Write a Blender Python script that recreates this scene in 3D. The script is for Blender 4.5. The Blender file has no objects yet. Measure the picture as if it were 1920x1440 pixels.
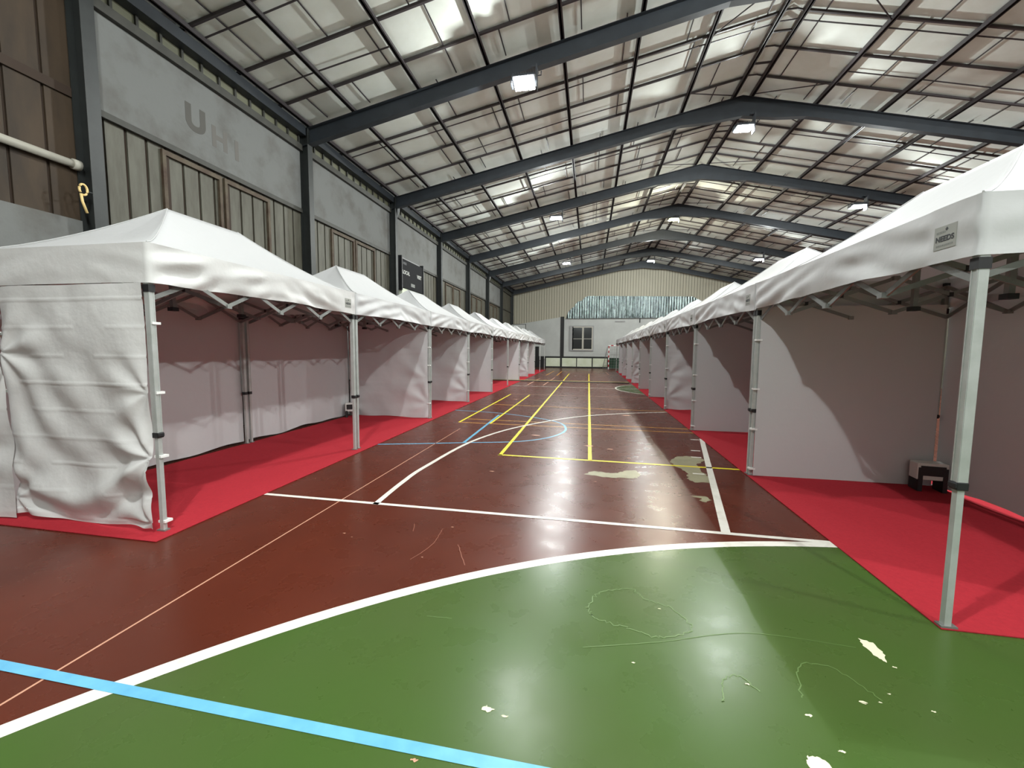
import bpy, bmesh, math, random
from mathutils import Vector, Matrix, noise
random.seed(7)
S = bpy.context.scene
COL = S.collection

# ---------------------------------------------------------------- camera, world, exposure
cd = bpy.data.cameras.new('camera'); cam = bpy.data.objects.new('camera', cd); COL.objects.link(cam)
PITCH, YAW, ROLL, CAMH = 0.0821, 0.1848, 0.0078, 1.5545
fw = Vector((-math.sin(YAW)*math.cos(PITCH), math.cos(YAW)*math.cos(PITCH), -math.sin(PITCH)))
rt0 = Vector((math.cos(YAW), math.sin(YAW), 0)); up0 = rt0.cross(fw)
rt = rt0*math.cos(ROLL) + up0*math.sin(ROLL); up = up0*math.cos(ROLL) - rt0*math.sin(ROLL)
m = Matrix((rt, up, -fw)).transposed().to_4x4(); m.translation = (0, 0, CAMH)
cam.matrix_world = m
cd.sensor_width = 36; cd.lens = 36*773/1920; cd.clip_start = 0.05; cd.clip_end = 200
S.camera = cam
S.view_settings.view_transform = 'Standard'; S.view_settings.look = 'None'
S.view_settings.gamma = 1; S.view_settings.use_curve_mapping = False
S.view_settings.exposure = 0.0
w = bpy.data.worlds.new('night'); S.world = w; w.use_nodes = True
w.node_tree.nodes['Background'].inputs[0].default_value = (0.02, 0.024, 0.03, 1)
w.node_tree.nodes['Background'].inputs[1].default_value = 0.3
S.cycles.max_bounces = 10; S.cycles.diffuse_bounces = 6; S.cycles.transmission_bounces = 6
S.cycles.sample_clamp_indirect = 6
LIGHT_W, FILL_W = 190.0, 640.0     # each flood light: beam through the lens, and an added point lamp that brightens the ceiling

# ---------------------------------------------------------------- hall dimensions
XL, XR, RX = -7.0, 15.5, 4.25        # left wall, right wall, ridge line
RZ, SL, SR = 9.22, 0.204, 0.225      # ridge height of the ceiling and its slopes
YB, YF = -8.9, 37.3                  # wall behind the camera, far wall
FRY = [4.77 + 4.53*i for i in range(-2, 8)]
def cz(x): return RZ - (SL*(RX-x) if x < RX else SR*(x-RX))

# ---------------------------------------------------------------- materials
def lin(c):
    return tuple(((v/255)/12.92 if v/255 <= .04045 else (((v/255)+.055)/1.055)**2.4) for v in c)
def mat(name, c, rough=.6, metal=0., c2=None, nscale=3., detail=6., lo=.35, hi=.7, bump=0., bscale=30., coat=0.,
        transl=0., stretch=None, spec=.5, emit=0.):
    M = bpy.data.materials.new(name); M.use_nodes = True; n = M.node_tree.nodes; l = M.node_tree.links
    b = n['Principled BSDF']; b.inputs['Base Color'].default_value = (*lin(c), 1)
    b.inputs['Roughness'].default_value = rough; b.inputs['Metallic'].default_value = metal
    b.inputs['Specular IOR Level'].default_value = spec
    b.inputs['Coat Weight'].default_value = coat; b.inputs['Coat Roughness'].default_value = .12
    tc = n.new('ShaderNodeTexCoord'); src = tc.outputs['Object']
    if stretch:
        mp = n.new('ShaderNodeMapping'); mp.inputs['Scale'].default_value = stretch
        l.new(src, mp.inputs[0]); src = mp.outputs[0]
    colsock = None
    if c2:
        t = n.new('ShaderNodeTexNoise'); t.inputs['Scale'].default_value = nscale; t.inputs['Detail'].default_value = detail
        t.inputs['Roughness'].default_value = .6
        l.new(src, t.inputs['Vector'])
        r = n.new('ShaderNodeValToRGB'); r.color_ramp.elements[0].position = lo; r.color_ramp.elements[1].position = hi
        r.color_ramp.elements[0].color = (*lin(c), 1); r.color_ramp.elements[1].color = (*lin(c2), 1)
        l.new(t.outputs['Fac'], r.inputs[0]); l.new(r.outputs[0], b.inputs['Base Color']); colsock = r.outputs[0]
    bn = None
    if bump:
        t2 = n.new('ShaderNodeTexNoise'); t2.inputs['Scale'].default_value = bscale; t2.inputs['Detail'].default_value = 4
        l.new(src, t2.inputs['Vector'])
        bn = n.new('ShaderNodeBump'); bn.inputs['Strength'].default_value = 1; bn.inputs['Distance'].default_value = bump
        l.new(t2.outputs['Fac'], bn.inputs['Height']); l.new(bn.outputs[0], b.inputs['Normal'])
    if emit:
        b.inputs['Emission Color'].default_value = (*lin(c), 1); b.inputs['Emission Strength'].default_value = emit
    if transl:
        tr = n.new('ShaderNodeBsdfTranslucent'); mx = n.new('ShaderNodeMixShader'); mx.inputs[0].default_value = transl
        tr.inputs[0].default_value = (*lin(c), 1)
        if colsock: l.new(colsock, tr.inputs[0])
        if bn: l.new(bn.outputs[0], tr.inputs['Normal'])
        l.new(b.outputs[0], mx.inputs[1]); l.new(tr.outputs[0], mx.inputs[2])
        l.new(mx.outputs[0], n['Material Output'].inputs[0])
    return M

def floor_mat(name, c, c2):
    M = mat(name, c, .34, c2=c2, nscale=1.1, detail=2, lo=.3, hi=.75, spec=.26)
    n = M.node_tree.nodes; l = M.node_tree.links; b = n['Principled BSDF']; tc = n['Texture Coordinate']
    # hand-rolled paint with uneven gloss
    t = n.new('ShaderNodeTexNoise'); t.inputs['Scale'].default_value = 4; t.inputs['Detail'].default_value = 5; t.inputs['Roughness'].default_value = .55
    l.new(tc.outputs['Object'], t.inputs['Vector'])
    mr = n.new('ShaderNodeMapRange'); mr.inputs['From Min'].default_value = .3; mr.inputs['From Max'].default_value = .7; mr.inputs['To Min'].default_value = .25; mr.inputs['To Max'].default_value = .32
    l.new(t.outputs['Fac'], mr.inputs['Value']); l.new(mr.outputs[0], b.inputs['Roughness'])
    return M

M = dict(
    red=floor_mat('red floor paint', (91, 41, 27), (79, 35, 23)),
    green=floor_mat('green floor paint', (64, 90, 38), (70, 87, 44)),
    white_l=mat('white line paint', (231, 227, 218), .4, c2=(207, 198, 185), nscale=9, lo=.5, hi=.8),
    yellow_l=mat('yellow line paint', (236, 229, 51), .4, c2=(236, 209, 42), nscale=9),
    yellow_p=mat('worn yellow line paint', (220, 158, 64), .4),
    blue_l=mat('blue line paint', (109, 180, 214), .4, c2=(93, 164, 202), nscale=9),
    blue_d=mat('worn blue line paint', (124, 169, 214), .4),
    thin=mat('worn thin line paint', (200, 149, 124), .4),
    chip=mat('bare screed chip', (230, 227, 191), .6),
    stain=mat('grey repair patch', (144, 138, 111), .42, c2=(164, 158, 129), nscale=5),
    ghost=mat('stained green paint', (92, 92, 56), .36),
    carpet=mat('red carpet', (174, 46, 56), .95, c2=(162, 42, 52), nscale=40, bump=.002, bscale=400, spec=.1),
    fabric=mat('white tent fabric', (196, 196, 197), .55, transl=.04, bump=.004, bscale=7, spec=.3),
    fabricw=mat('white crumpled tent fabric', (206, 205, 204), .55, transl=.04, bump=.007, bscale=7, spec=.3),
    seam=mat('tent seam', (188, 188, 188), .6),
    alu=mat('tent aluminium', (144, 146, 143), .42, .55, c2=(131, 132, 130), nscale=8),
    alu_l=mat('leg aluminium', (187, 190, 188), .4, .3, c2=(171, 175, 171), nscale=8),
    black=mat('black plastic', (26, 26, 28), .5),
    patch=mat('label patch', (150, 151, 145), .6),
    ink=mat('label ink', (48, 50, 54), .6),
    inkp=mat('faint label ink', (128, 130, 126), .6),
    steel=mat('blue grey steel paint', (46, 51, 57), .5, c2=(40, 44, 49), nscale=3),
    steel_c=mat('column steel paint', (44, 47, 46), .5, c2=(34, 36, 36), nscale=3),
    purlin=mat('dark purlin steel', (62, 56, 58), .5),
    ceil=mat('white ceiling board', (238, 243, 236), .85, c2=(228, 232, 222), nscale=1.5, bump=.004, bscale=5),
    sheet=mat('grey green wall sheet', (93, 91, 80), .6, c2=(70, 66, 55), nscale=2, stretch=(1, 3, .6)),
    groove=mat('brown sheet groove', (54, 40, 30), .8),
    brown=mat('brown wall sheet', (66, 51, 35), .7, c2=(42, 32, 22), nscale=1.5, stretch=(1, 2, .5)),
    plaster=mat('grey plaster', (113, 114, 112), .9, c2=(87, 83, 78), nscale=1.3, lo=.48, hi=.8, bump=.004, bscale=14),
    rail=mat('dark wall rail', (60, 59, 53), .6, c2=(48, 47, 42), nscale=6),
    rust=mat('rusty frame', (88, 78, 62), .7, c2=(64, 44, 32), nscale=5),
    pane=mat('dusty pane', (107, 107, 87), .5),
    fwhite=mat('far wall white paint', (189, 192, 189), .8, c2=(176, 178, 176), nscale=.8),
    rib=mat('beige far wall sheet', (176, 171, 153), .6),
    ribg=mat('beige sheet groove', (112, 108, 98), .7),
    foil=mat('crinkled silver foil', (124, 134, 134), .22, 1., c2=(84, 92, 92), nscale=2, bump=.03, bscale=5, stretch=(2, 1, .6)),
    blackp=mat('black wall paint', (20, 20, 20), .6),
    board=mat('pale board', (220, 225, 207), .6, c2=(202, 209, 180), nscale=1.5),
    dgreen=mat('dark green box', (36, 66, 48), .6),
    glass=mat('dark window glass', (24, 25, 26), .12),
    winf=mat('window frame', (149, 149, 149), .5),
    lamp=mat('lit lamp lens', (255, 255, 255), .4, emit=40),
    lampy=mat('lit warm lamp lens', (255, 255, 150), .4, emit=40),
    house=mat('lamp housing', (54, 58, 64), .5),
    pipe=mat('white pipe paint', (186, 182, 170), .5),
    gpipe=mat('grey downpipe', (120, 122, 122), .5),
    cream=mat('cream hook', (236, 206, 140), .5),
    gred=mat('red goal paint', (170, 30, 40), .45),
    gwhite=mat('white goal paint', (230, 230, 228), .45),
    net=mat('net cord', (150, 152, 150), .8),
    boxg=mat('grey socket box', (214, 214, 209), .5),
    mark=mat('faded wall lettering', (86, 84, 80), .9),
    mark2=mat('very faded wall lettering', (104, 101, 97), .9),
    cable=mat('black rubber', (30, 27, 26), .6),
    cabley=mat('yellow cable lid', (214, 186, 110), .6),
    text=mat('scoreboard lettering', (198, 198, 193), .6),
    scb=mat('scoreboard face', (22, 22, 25), .75, spec=.2),
)

# ---------------------------------------------------------------- mesh helpers
class MB:
    def __init__(s): s.v = []; s.f = []; s.mi = []; s.mats = []
    def m(s, mt):
        if mt not in s.mats: s.mats.append(mt)
        return s.mats.index(mt)
    def poly(s, pts, mt):
        k = len(s.v); s.v += [tuple(p) for p in pts]; s.f.append(tuple(range(k, k+len(pts)))); s.mi.append(s.m(mt))
    def hexa(s, P, mt):
        k = len(s.v); s.v += [tuple(p) for p in P]; i = s.m(mt)
        for q in ((0,3,2,1),(4,5,6,7),(0,1,5,4),(1,2,6,5),(2,3,7,6),(3,0,4,7)):
            s.f.append(tuple(k+a for a in q)); s.mi.append(i)
    def box(s, x0, x1, y0, y1, z0, z1, mt):
        s.hexa([(x0,y0,z0),(x1,y0,z0),(x1,y1,z0),(x0,y1,z0),(x0,y0,z1),(x1,y0,z1),(x1,y1,z1),(x0,y1,z1)], mt)
    def bar(s, a, b, wd, ht, mt, upv=(0,0,1)):
        a = Vector(a); b = Vector(b); d = (b-a).normalized(); u = Vector(upv)
        if abs(d.dot(u)) > .99: u = Vector((0,1,0))
        r = d.cross(u).normalized(); u = r.cross(d)
        P = []
        for c in (a, b):
            for sx, sz in ((-1,-1),(1,-1),(1,1),(-1,1)): P.append(c + r*sx*wd/2 + u*sz*ht/2)
        s.hexa(P, mt)
    def tube(s, pts, rad, mt, n=10):
        pts = [Vector(p) for p in pts]; k = len(s.v); i = s.m(mt)
        for j, p in enumerate(pts):
            d = (pts[min(j+1, len(pts)-1)] - pts[max(j-1, 0)]).normalized()
            u = Vector((0,0,1)) if abs(d.z) < .9 else Vector((0,1,0))
            r = d.cross(u).normalized(); u = r.cross(d)
            for a in range(n):
                t = 2*math.pi*a/n; s.v.append(tuple(p + r*math.cos(t)*rad + u*math.sin(t)*rad))
        for j in range(len(pts)-1):
            for a in range(n):
                s.f.append((k+j*n+a, k+j*n+(a+1)%n, k+(j+1)*n+(a+1)%n, k+(j+1)*n+a)); s.mi.append(i)
        s.f.append(tuple(k+a for a in range(n))[::-1]); s.mi.append(i)
        s.f.append(tuple(k+(len(pts)-1)*n+a for a in range(n))); s.mi.append(i)
    def prism(s, pts, axis, t, mt):
        """extrude a polygon (3-D points) by t along axis"""
        ax = Vector(axis)*t; A = [Vector(p) for p in pts]; B = [p+ax for p in A]; n = len(A); k = len(s.v); i = s.m(mt)
        s.v += [tuple(p) for p in A+B]
        s.f.append(tuple(range(k, k+n))[::-1]); s.mi.append(i); s.f.append(tuple(range(k+n, k+2*n))); s.mi.append(i)
        for a in range(n):
            b = (a+1) % n; s.f.append((k+a, k+b, k+n+b, k+n+a)); s.mi.append(i)
    def grid(s, nu, nv, fn, mt):
        k = len(s.v); i = s.m(mt)
        for a in range(nu+1):
            for b in range(nv+1): s.v.append(tuple(fn(a/nu, b/nv)))
        for a in range(nu):
            for b in range(nv):
                q = k+a*(nv+1)+b; s.f.append((q, q+nv+1, q+nv+2, q+1)); s.mi.append(i)
    def build(s, name, parent=None, smooth=False, loc=None, bevel=0):
        me = bpy.data.meshes.new(name); me.from_pydata(s.v, [], s.f)
        for mt in s.mats: me.materials.append(mt)
        me.polygons.foreach_set('material_index', s.mi)
        if smooth: me.polygons.foreach_set('use_smooth', [True]*len(s.f))
        bm = bmesh.new(); bm.from_mesh(me)
        if smooth: bmesh.ops.remove_doubles(bm, verts=bm.verts, dist=.0002)
        bmesh.ops.recalc_face_normals(bm, faces=bm.faces); bm.to_mesh(me); bm.free()
        me.update()
        o = bpy.data.objects.new(name, me); COL.objects.link(o)
        if parent: o.parent = parent
        if loc: o.location = loc
        if bevel:
            bv = o.modifiers.new('bevel', 'BEVEL'); bv.width = bevel; bv.segments = 2; bv.limit_method = 'ANGLE'
        return o
def tag(o, label, cat, group=None, kind=None):
    if label: o['label'] = label
    if cat: o['category'] = cat
    if group: o['group'] = group
    if kind: o['kind'] = kind
    return o
def empty(name, loc=(0,0,0), rz=0.):
    o = bpy.data.objects.new(name, None); COL.objects.link(o); o.location = loc; o.rotation_euler = (0,0,rz)
    o.empty_display_size = .2; return o
def struct(o, label=None, cat=None): o['kind'] = 'structure'; tag(o, label, cat); return o
def copy_tree(o, parent=None):
    c = o.copy(); COL.objects.link(c); c.parent = parent
    for ch in list(o.children): copy_tree(ch, c)
    return c
def text_mesh(s, size, mt, name, parent, matrix, depth=.002, bold=0., sx=1.):
    cu = bpy.data.curves.new('t', 'FONT'); cu.body = s; cu.size = size; cu.align_x = 'CENTER'; cu.align_y = 'CENTER'
    cu.extrude = depth; cu.offset = bold
    to = bpy.data.objects.new('t', cu); COL.objects.link(to)
    dg = bpy.context.evaluated_depsgraph_get(); me = bpy.data.meshes.new_from_object(to.evaluated_get(dg))
    bpy.data.objects.remove(to); bpy.data.curves.remove(cu)
    me.transform(matrix @ Matrix.Diagonal((sx, 1, 1, 1)))
    me.materials.clear(); me.materials.append(mt)
    o = bpy.data.objects.new(name, me); COL.objects.link(o); o.parent = parent
    return o
def smooth_pts(P, n=10):
    """Catmull-Rom through 2-D points"""
    out = []
    for i in range(len(P)-1):
        p0 = P[max(i-1, 0)]; p1 = P[i]; p2 = P[i+1]; p3 = P[min(i+2, len(P)-1)]
        for k in range(n):
            t = k/n
            out.append(tuple(.5*((2*p1[j]) + (-p0[j]+p2[j])*t + (2*p0[j]-5*p1[j]+4*p2[j]-p3[j])*t*t + (-p0[j]+3*p1[j]-3*p2[j]+p3[j])*t**3) for j in (0,1)))
    out.append(tuple(P[-1])); return out
def ribbon(P, wd, z, mt, name, parent, mb=None):
    own = mb is None; mb = mb or MB(); L = []; R = []
    for i, p in enumerate(P):
        a = Vector(P[max(i-1, 0)]); b = Vector(P[min(i+1, len(P)-1)]); d = (b-a).normalized(); n = Vector((-d.y, d.x))
        L.append((p[0]+n.x*wd/2, p[1]+n.y*wd/2, z)); R.append((p[0]-n.x*wd/2, p[1]-n.y*wd/2, z))
    for i in range(len(P)-1): mb.poly([R[i], R[i+1], L[i+1], L[i]], mt)
    return mb.build(name, parent) if own else None

# ================================================================ SETTING
# ---- floor with its painted court
mb = MB(); mb.box(XL-.3, XR+.3, YB-.3, YF+.3, -.2, 0, M['red']); floor = struct(mb.build('floor'), 'glossy dark red painted sports hall floor with court lines', 'floor')
Z1, Z2, Z3, Z4 = .0008, .0012, .0018, .0024
arc = [(2.7+6.19*math.cos(a), -2.5+6.19*math.sin(a)) for a in [math.radians(180-k*1.5) for k in range(0, 61)]]
arc += [(5.7+6.19*math.cos(a), -2.5+6.19*math.sin(a)) for a in [math.radians(90-k*3) for k in range(0, 31)]]
mb = MB(); mb.poly([(x, y, Z1) for x, y in arc[::-1]], M['green']); g = mb.build('green_goal_area', floor); g['label'] = 'green painted goal area'
cc = [(4.15+3.05*math.cos(a), 17.5+3.05*math.sin(a)) for a in [2*math.pi*k/72 for k in range(73)]]
mb = MB(); mb.poly([(x, y, Z1) for x, y in cc[:-1]], M['green']); g = mb.build('green_centre_circle', floor); g['label'] = 'green painted centre circle'
def line(P, wd, z, m_, nm): return ribbon(P, wd, z, M[m_], nm, floor)
line(arc, .085, Z3, 'white_l', 'white_court_line')
line(cc, .07, Z3, 'white_l', 'white_court_line')
line([(-3.6, 3.74), (2.6, 3.69)], .05, Z4, 'white_l', 'white_court_line')
line([(1.19, 3.72), (2.0, 7.75)], .075, Z3, 'white_l', 'white_court_line')
for x, y in ((1.93, 7.65), (1.74, 6.79), (1.65, 6.36), (1.47, 5.49)): line([(x-.14, y+.005), (x, y)], .045, Z3, 'white_l', 'white_court_line')
line(smooth_pts([(-2.08, 3.7), (-2.12, 4.4), (-2.11, 5.1), (-1.91, 6.76), (-1.3, 8.29), (-.05, 9.9), (1.89, 10.95), (4.2, 11.4)]), .06, Z4, 'white_l', 'white_court_line')
line([(-3.6, 17.70), (4.2, 17.3)], .06, Z2, 'white_l', 'white_court_line')
line([(-2.70, 18.2), (-2.69, 22.9)], .05, Z2, 'thin', 'faint_court_line'); line([(-2.0, 18.25), (-1.93, 23.5)], .05, Z2, 'thin', 'faint_court_line')
line([(-2.48, -3), (-2.48, 7.75)], .013, Z2, 'thin', 'faint_court_line')
line(smooth_pts([(-1.9, 31.3), (-1.4, 29.6), (0, 27.9), (2.0, 26.9)]), .06, Z2, 'thin', 'faint_court_line')
line([(1.2, 31), (1.25, 27.5)], .06, Z2, 'thin', 'faint_court_line')
for P, wd, mm in (([(-1.27, 5.85), (-1.31, 28.0)], .055, 'yellow_l'), ([(.04, 5.86), (-.01, 28.2)], .055, 'yellow_l'),
              ([(-1.3, 5.89), (2.6, 5.80)], .055, 'yellow_l'), ([(-2.72, 8.41), (-2.70, 14.25)], .05, 'yellow_l'), ([(-2.03, 8.38), (-2.02, 14.2)], .05, 'yellow_l'),
              ([(-2.74, 8.41), (2.6, 8.27)], .04, 'yellow_p'), ([(-2.66, 8.86), (2.6, 8.66)], .04, 'yellow_p'), ([(-2.66, 11.43), (2.6, 11.09)], .05, 'yellow_p'),
              ([(-2.72, 14.3), (2.6, 14.3)], .04, 'thin'), ([(-2.65, 25.9), (-2.59, 31.1)], .06, 'yellow_p'), ([(-1.97, 25.6), (-1.99, 30.7)], .06, 'yellow_p'),
              ([(-2.6, 31.1), (2.6, 31.0)], .05, 'yellow_p'), ([(-2.4, 21.35), (2.6, 21.0)], .05, 'yellow_p')):
    line(P, wd, Z3 if mm == 'yellow_l' else Z2, mm, 'yellow_court_line' if mm != 'thin' else 'faint_court_line')
line([(-3.2, 1.405), (2.2, 1.385)], .052, Z4+.0006, 'blue_l', 'blue_court_line')
line(smooth_pts([(-3.6, 6.06), (-2.7, 6.33), (-2.0, 6.56), (-1.15, 6.84), (-.62, 7.38), (-.43, 8.17), (-.77, 9.04), (-2.1, 9.84), (-3.6, 10.12)]), .045, Z2, 'blue_l', 'blue_court_line')
line([(-2.04, 6.55), (-2.10, 9.59)], .05, Z2+.0002, 'blue_l', 'blue_court_line')
def blob(P, z, mt, name, jag=.012, seed=0):
    Q = []; random.seed(seed); n = len(P)
    for i in range(n):
        a = P[i]; b = P[(i+1) % n]
        for k in range(5):
            t = k/5; q = Vector((a[0]*(1-t)+b[0]*t, a[1]*(1-t)+b[1]*t, z)); q.x += random.uniform(-jag, jag); q.y += random.uniform(-jag, jag); Q.append(q)
    mb = MB(); mb.poly(Q, M[mt]); return mb.build(name, floor)
# bare chips and grey repair patches in the paint
blob([(1.478, 2.44), (1.53, 2.42), (1.535, 2.34), (1.508, 2.27), (1.48, 2.30), (1.465, 2.38)], Z4, 'chip', 'bare_floor_chip', .005, 1)
blob([(.86, 1.655), (.905, 1.66), (.935, 1.62), (.9, 1.56), (.855, 1.57), (.845, 1.62)], Z4, 'chip', 'bare_floor_chip', .005, 2)
for i, (x, y, r) in enumerate([(1.52, 2.24, .012), (1.505, 1.98, .011), (1.233, 1.975, .018), (1.38, 2.05, .008), (1.31, 1.99, .008), (.76, 1.985, .014), (.96, 1.855, .016), (1.003, 1.70, .014),
                               (.25, 2.02, .01), (.45, 2.5, .01), (-.4, 1.62, .03), (-.32, 1.6, .015), (.1, 4.9, .02), (-1.2, 5.05, .035), (.02, 6.75, .09), (.35, 6.6, .06), (-2.0, 3.05, .015),
                               (-1.15, 3.35, .015), (-1.2, 2.8, .01), (-.95, 7.4, .1), (.9, 10.2, .12), (.1, 10.4, .07), (-2.3, 12.8, .12), (-1.9, 3.0, .01), (-.62, 1.35, .015), (.6, 6.1, .03)]):
    blob([(x-r, y), (x-r*.2, y+r*.5), (x+r, y+r*.2), (x+r*.5, y-r*.5)], Z4+.0002, 'chip' if i < 12 else 'thin', 'bare_floor_chip', r*.2, 10+i)
blob([(-.03, 5.17), (.08, 5.34), (.24, 5.30), (.38, 5.30), (.5, 5.46), (.62, 5.47), (.66, 5.3), (.62, 5.15), (.45, 5.11), (.195, 5.11)], Z2, 'stain', 'grey_floor_patch', .015, 3)
blob([(1.157, 6.042), (1.269, 6.315), (1.42, 6.40), (1.571, 6.42), (1.657, 6.211), (1.49, 5.95), (1.464, 5.615), (1.51, 5.339), (1.44, 5.124), (1.268, 5.129), (1.212, 5.275), (1.281, 5.526), (1.192, 5.765)], Z2, 'stain', 'grey_floor_patch', .02, 4)
blob([(1.103, 4.61), (1.19, 4.64), (1.27, 4.63), (1.29, 4.52), (1.215, 4.45), (1.16, 4.49), (1.2, 4.56)], Z2, 'stain', 'grey_floor_patch', .008, 5)
# dried scuffs and hairline cracks in the green paint
def hair(P, mt, wd=.006, seed=0, jag=.008):
    random.seed(seed); Q = [(x+random.uniform(-jag, jag), y+random.uniform(-jag, jag)) for x, y in smooth_pts(P, 12)]
    ribbon(Q, wd, Z4, M[mt], 'floor_scratch', floor)
M['scr'] = mat('scratch in green paint', (98, 124, 70), .4); M['scr2'] = mat('scratch in red paint', (138, 84, 66), .4)
hair([(.02, 2.42), (.1, 2.6), (.3, 2.68), (.38, 2.58), (.52, 2.52), (.6, 2.35), (.42, 2.24), (.25, 2.28), (.08, 2.33), (.02, 2.42)], 'scr', .006, 1, .012)
hair([(.62, 1.86), (.66, 1.99), (.74, 2.03), (.8, 1.95)], 'scr', .005, 2); hair([(.98, 1.95), (1.05, 2.15), (1.2, 2.18), (1.33, 2.0)], 'scr', .005, 3)
hair([(0.0, 2.08), (.4, 2.2), (.9, 2.37), (1.42, 2.36)], 'scr', .004, 4, .001); hair([(-.9, 2.16), (-.75, 2.17)], 'scr', .004, 5, .002)
for k, P in enumerate([[(-1.22, 3.3), (-1.2, 3.0), (-1.27, 2.75)], [(-.85, 2.75), (-1.0, 3.05)], [(-1.5, 3.35), (-1.45, 3.2)]]): hair(P, 'scr2', .006, 20+k, .003)

# ---- ceiling with purlins and battens
mb = MB()
for a, b in ((XL-.3, RX), (RX, XR+.3)):
    mb.hexa([(a, YB-.3, cz(a)), (b, YB-.3, cz(b)), (b, YF+.3, cz(b)), (a, YF+.3, cz(a)), (a, YB-.3, cz(a)+.12), (b, YB-.3, cz(b)+.12), (b, YF+.3, cz(b)+.12), (a, YF+.3, cz(a)+.12)], M['ceil'])
ceiling = struct(mb.build('ceiling'), 'pitched white boarded ceiling under a grid of dark steel', 'ceiling')
PUR = [-6.72, -5.55, -3.93, -2.33, -.72, .9, 2.55, 4.0, 4.5, 6.2, 7.85, 9.45, 11.05, 12.7, 14.3]
for x in PUR:
    mb = MB(); z = cz(x)-.10
    mb.box(x-.03, x+.03, YB, YF, z-.055, z+.045, M['purlin']); mb.box(x-.008, x+.06, YB, YF, z-.055, z-.045, M['purlin'])
    mb.build('purlin', ceiling)
YS = []
for f in FRY:
    YS += [f+1.48, f+2.62, f+3.72]
YS = [y for y in YS if y < YF-.1]
for y in YS:
    for a, b in ((XL, RX-.22), (RX+.22, XR)):
        mb = MB(); mb.bar((a, y, cz(a)-.05), (b, y, cz(b)-.05), .045, .05, M['purlin']); mb.build('cross_batten', ceiling)
    mb = MB(); mb.tube([(RX-.25, y, cz(RX-.25)-.05), (RX-.1, y, cz(RX)-.06), (RX+.1, y, cz(RX)-.06), (RX+.25, y, cz(RX+.25)-.05)], .02, M['purlin'], 6); mb.build('ridge_strap', ceiling)
# thin tie rods and board joints, too many and too thin to tell apart
random.seed(11); mb = MB()
edges = sorted(YS + FRY)
for i in range(len(edges)-1):
    y0, y1 = edges[i], edges[i+1]
    if y0 < 0: continue
    for j in range(len(PUR)-1):
        a, b = PUR[j], PUR[j+1]
        if b-a < .6: continue
        if random.random() < .85:
            x = a + (b-a)*random.choice((.25, .4, .55, .7, .82)); mb.bar((x, y0, cz(x)-.035), (x, y1, cz(x)-.035), .022, .02, M['purlin'])
for i, f in enumerate(FRY):
    for dy, p in ((1.75, .9), (.62, .6), (3.2, .5)):
        y = f+dy
        if y > YF or f < 0: continue
        for j in range(len(PUR)-1):
            if random.random() < p: mb.bar((PUR[j], y, cz(PUR[j])-.06), (PUR[j+1], y+random.uniform(-.05, .05), cz(PUR[j+1])-.06), .022, .02, M['purlin'])
o = mb.build('joint_strip', ceiling); o['kind'] = 'stuff'
# diagonal bracing rods by the ridge
for i, f in enumerate(FRY[:-1]):
    for x0, x1 in ((2.55, 4.0), (6.2, 4.5)):
        mb = MB()
        mb.tube([(x0, f+.95+.5*(i % 2), cz(x0)-.14), (x1, f+.08, cz(x1)-.12)], .014, M['purlin'], 6)
        mb.tube([(x0, f-1.0, cz(x0)-.14), (x1, f-.1, cz(x1)-.12)], .014, M['purlin'], 6)
        mb.build('brace_rod', ceiling)
for y in [f + d for f in FRY for d in (1.0, 2.0, 3.1)]:
    if y > YF: continue
    mb = MB(); mb.box(4.0, 4.5, y-.02, y+.02, RZ-.17, RZ-.13, M['purlin']); mb.build('ridge_rung', ceiling)

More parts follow.
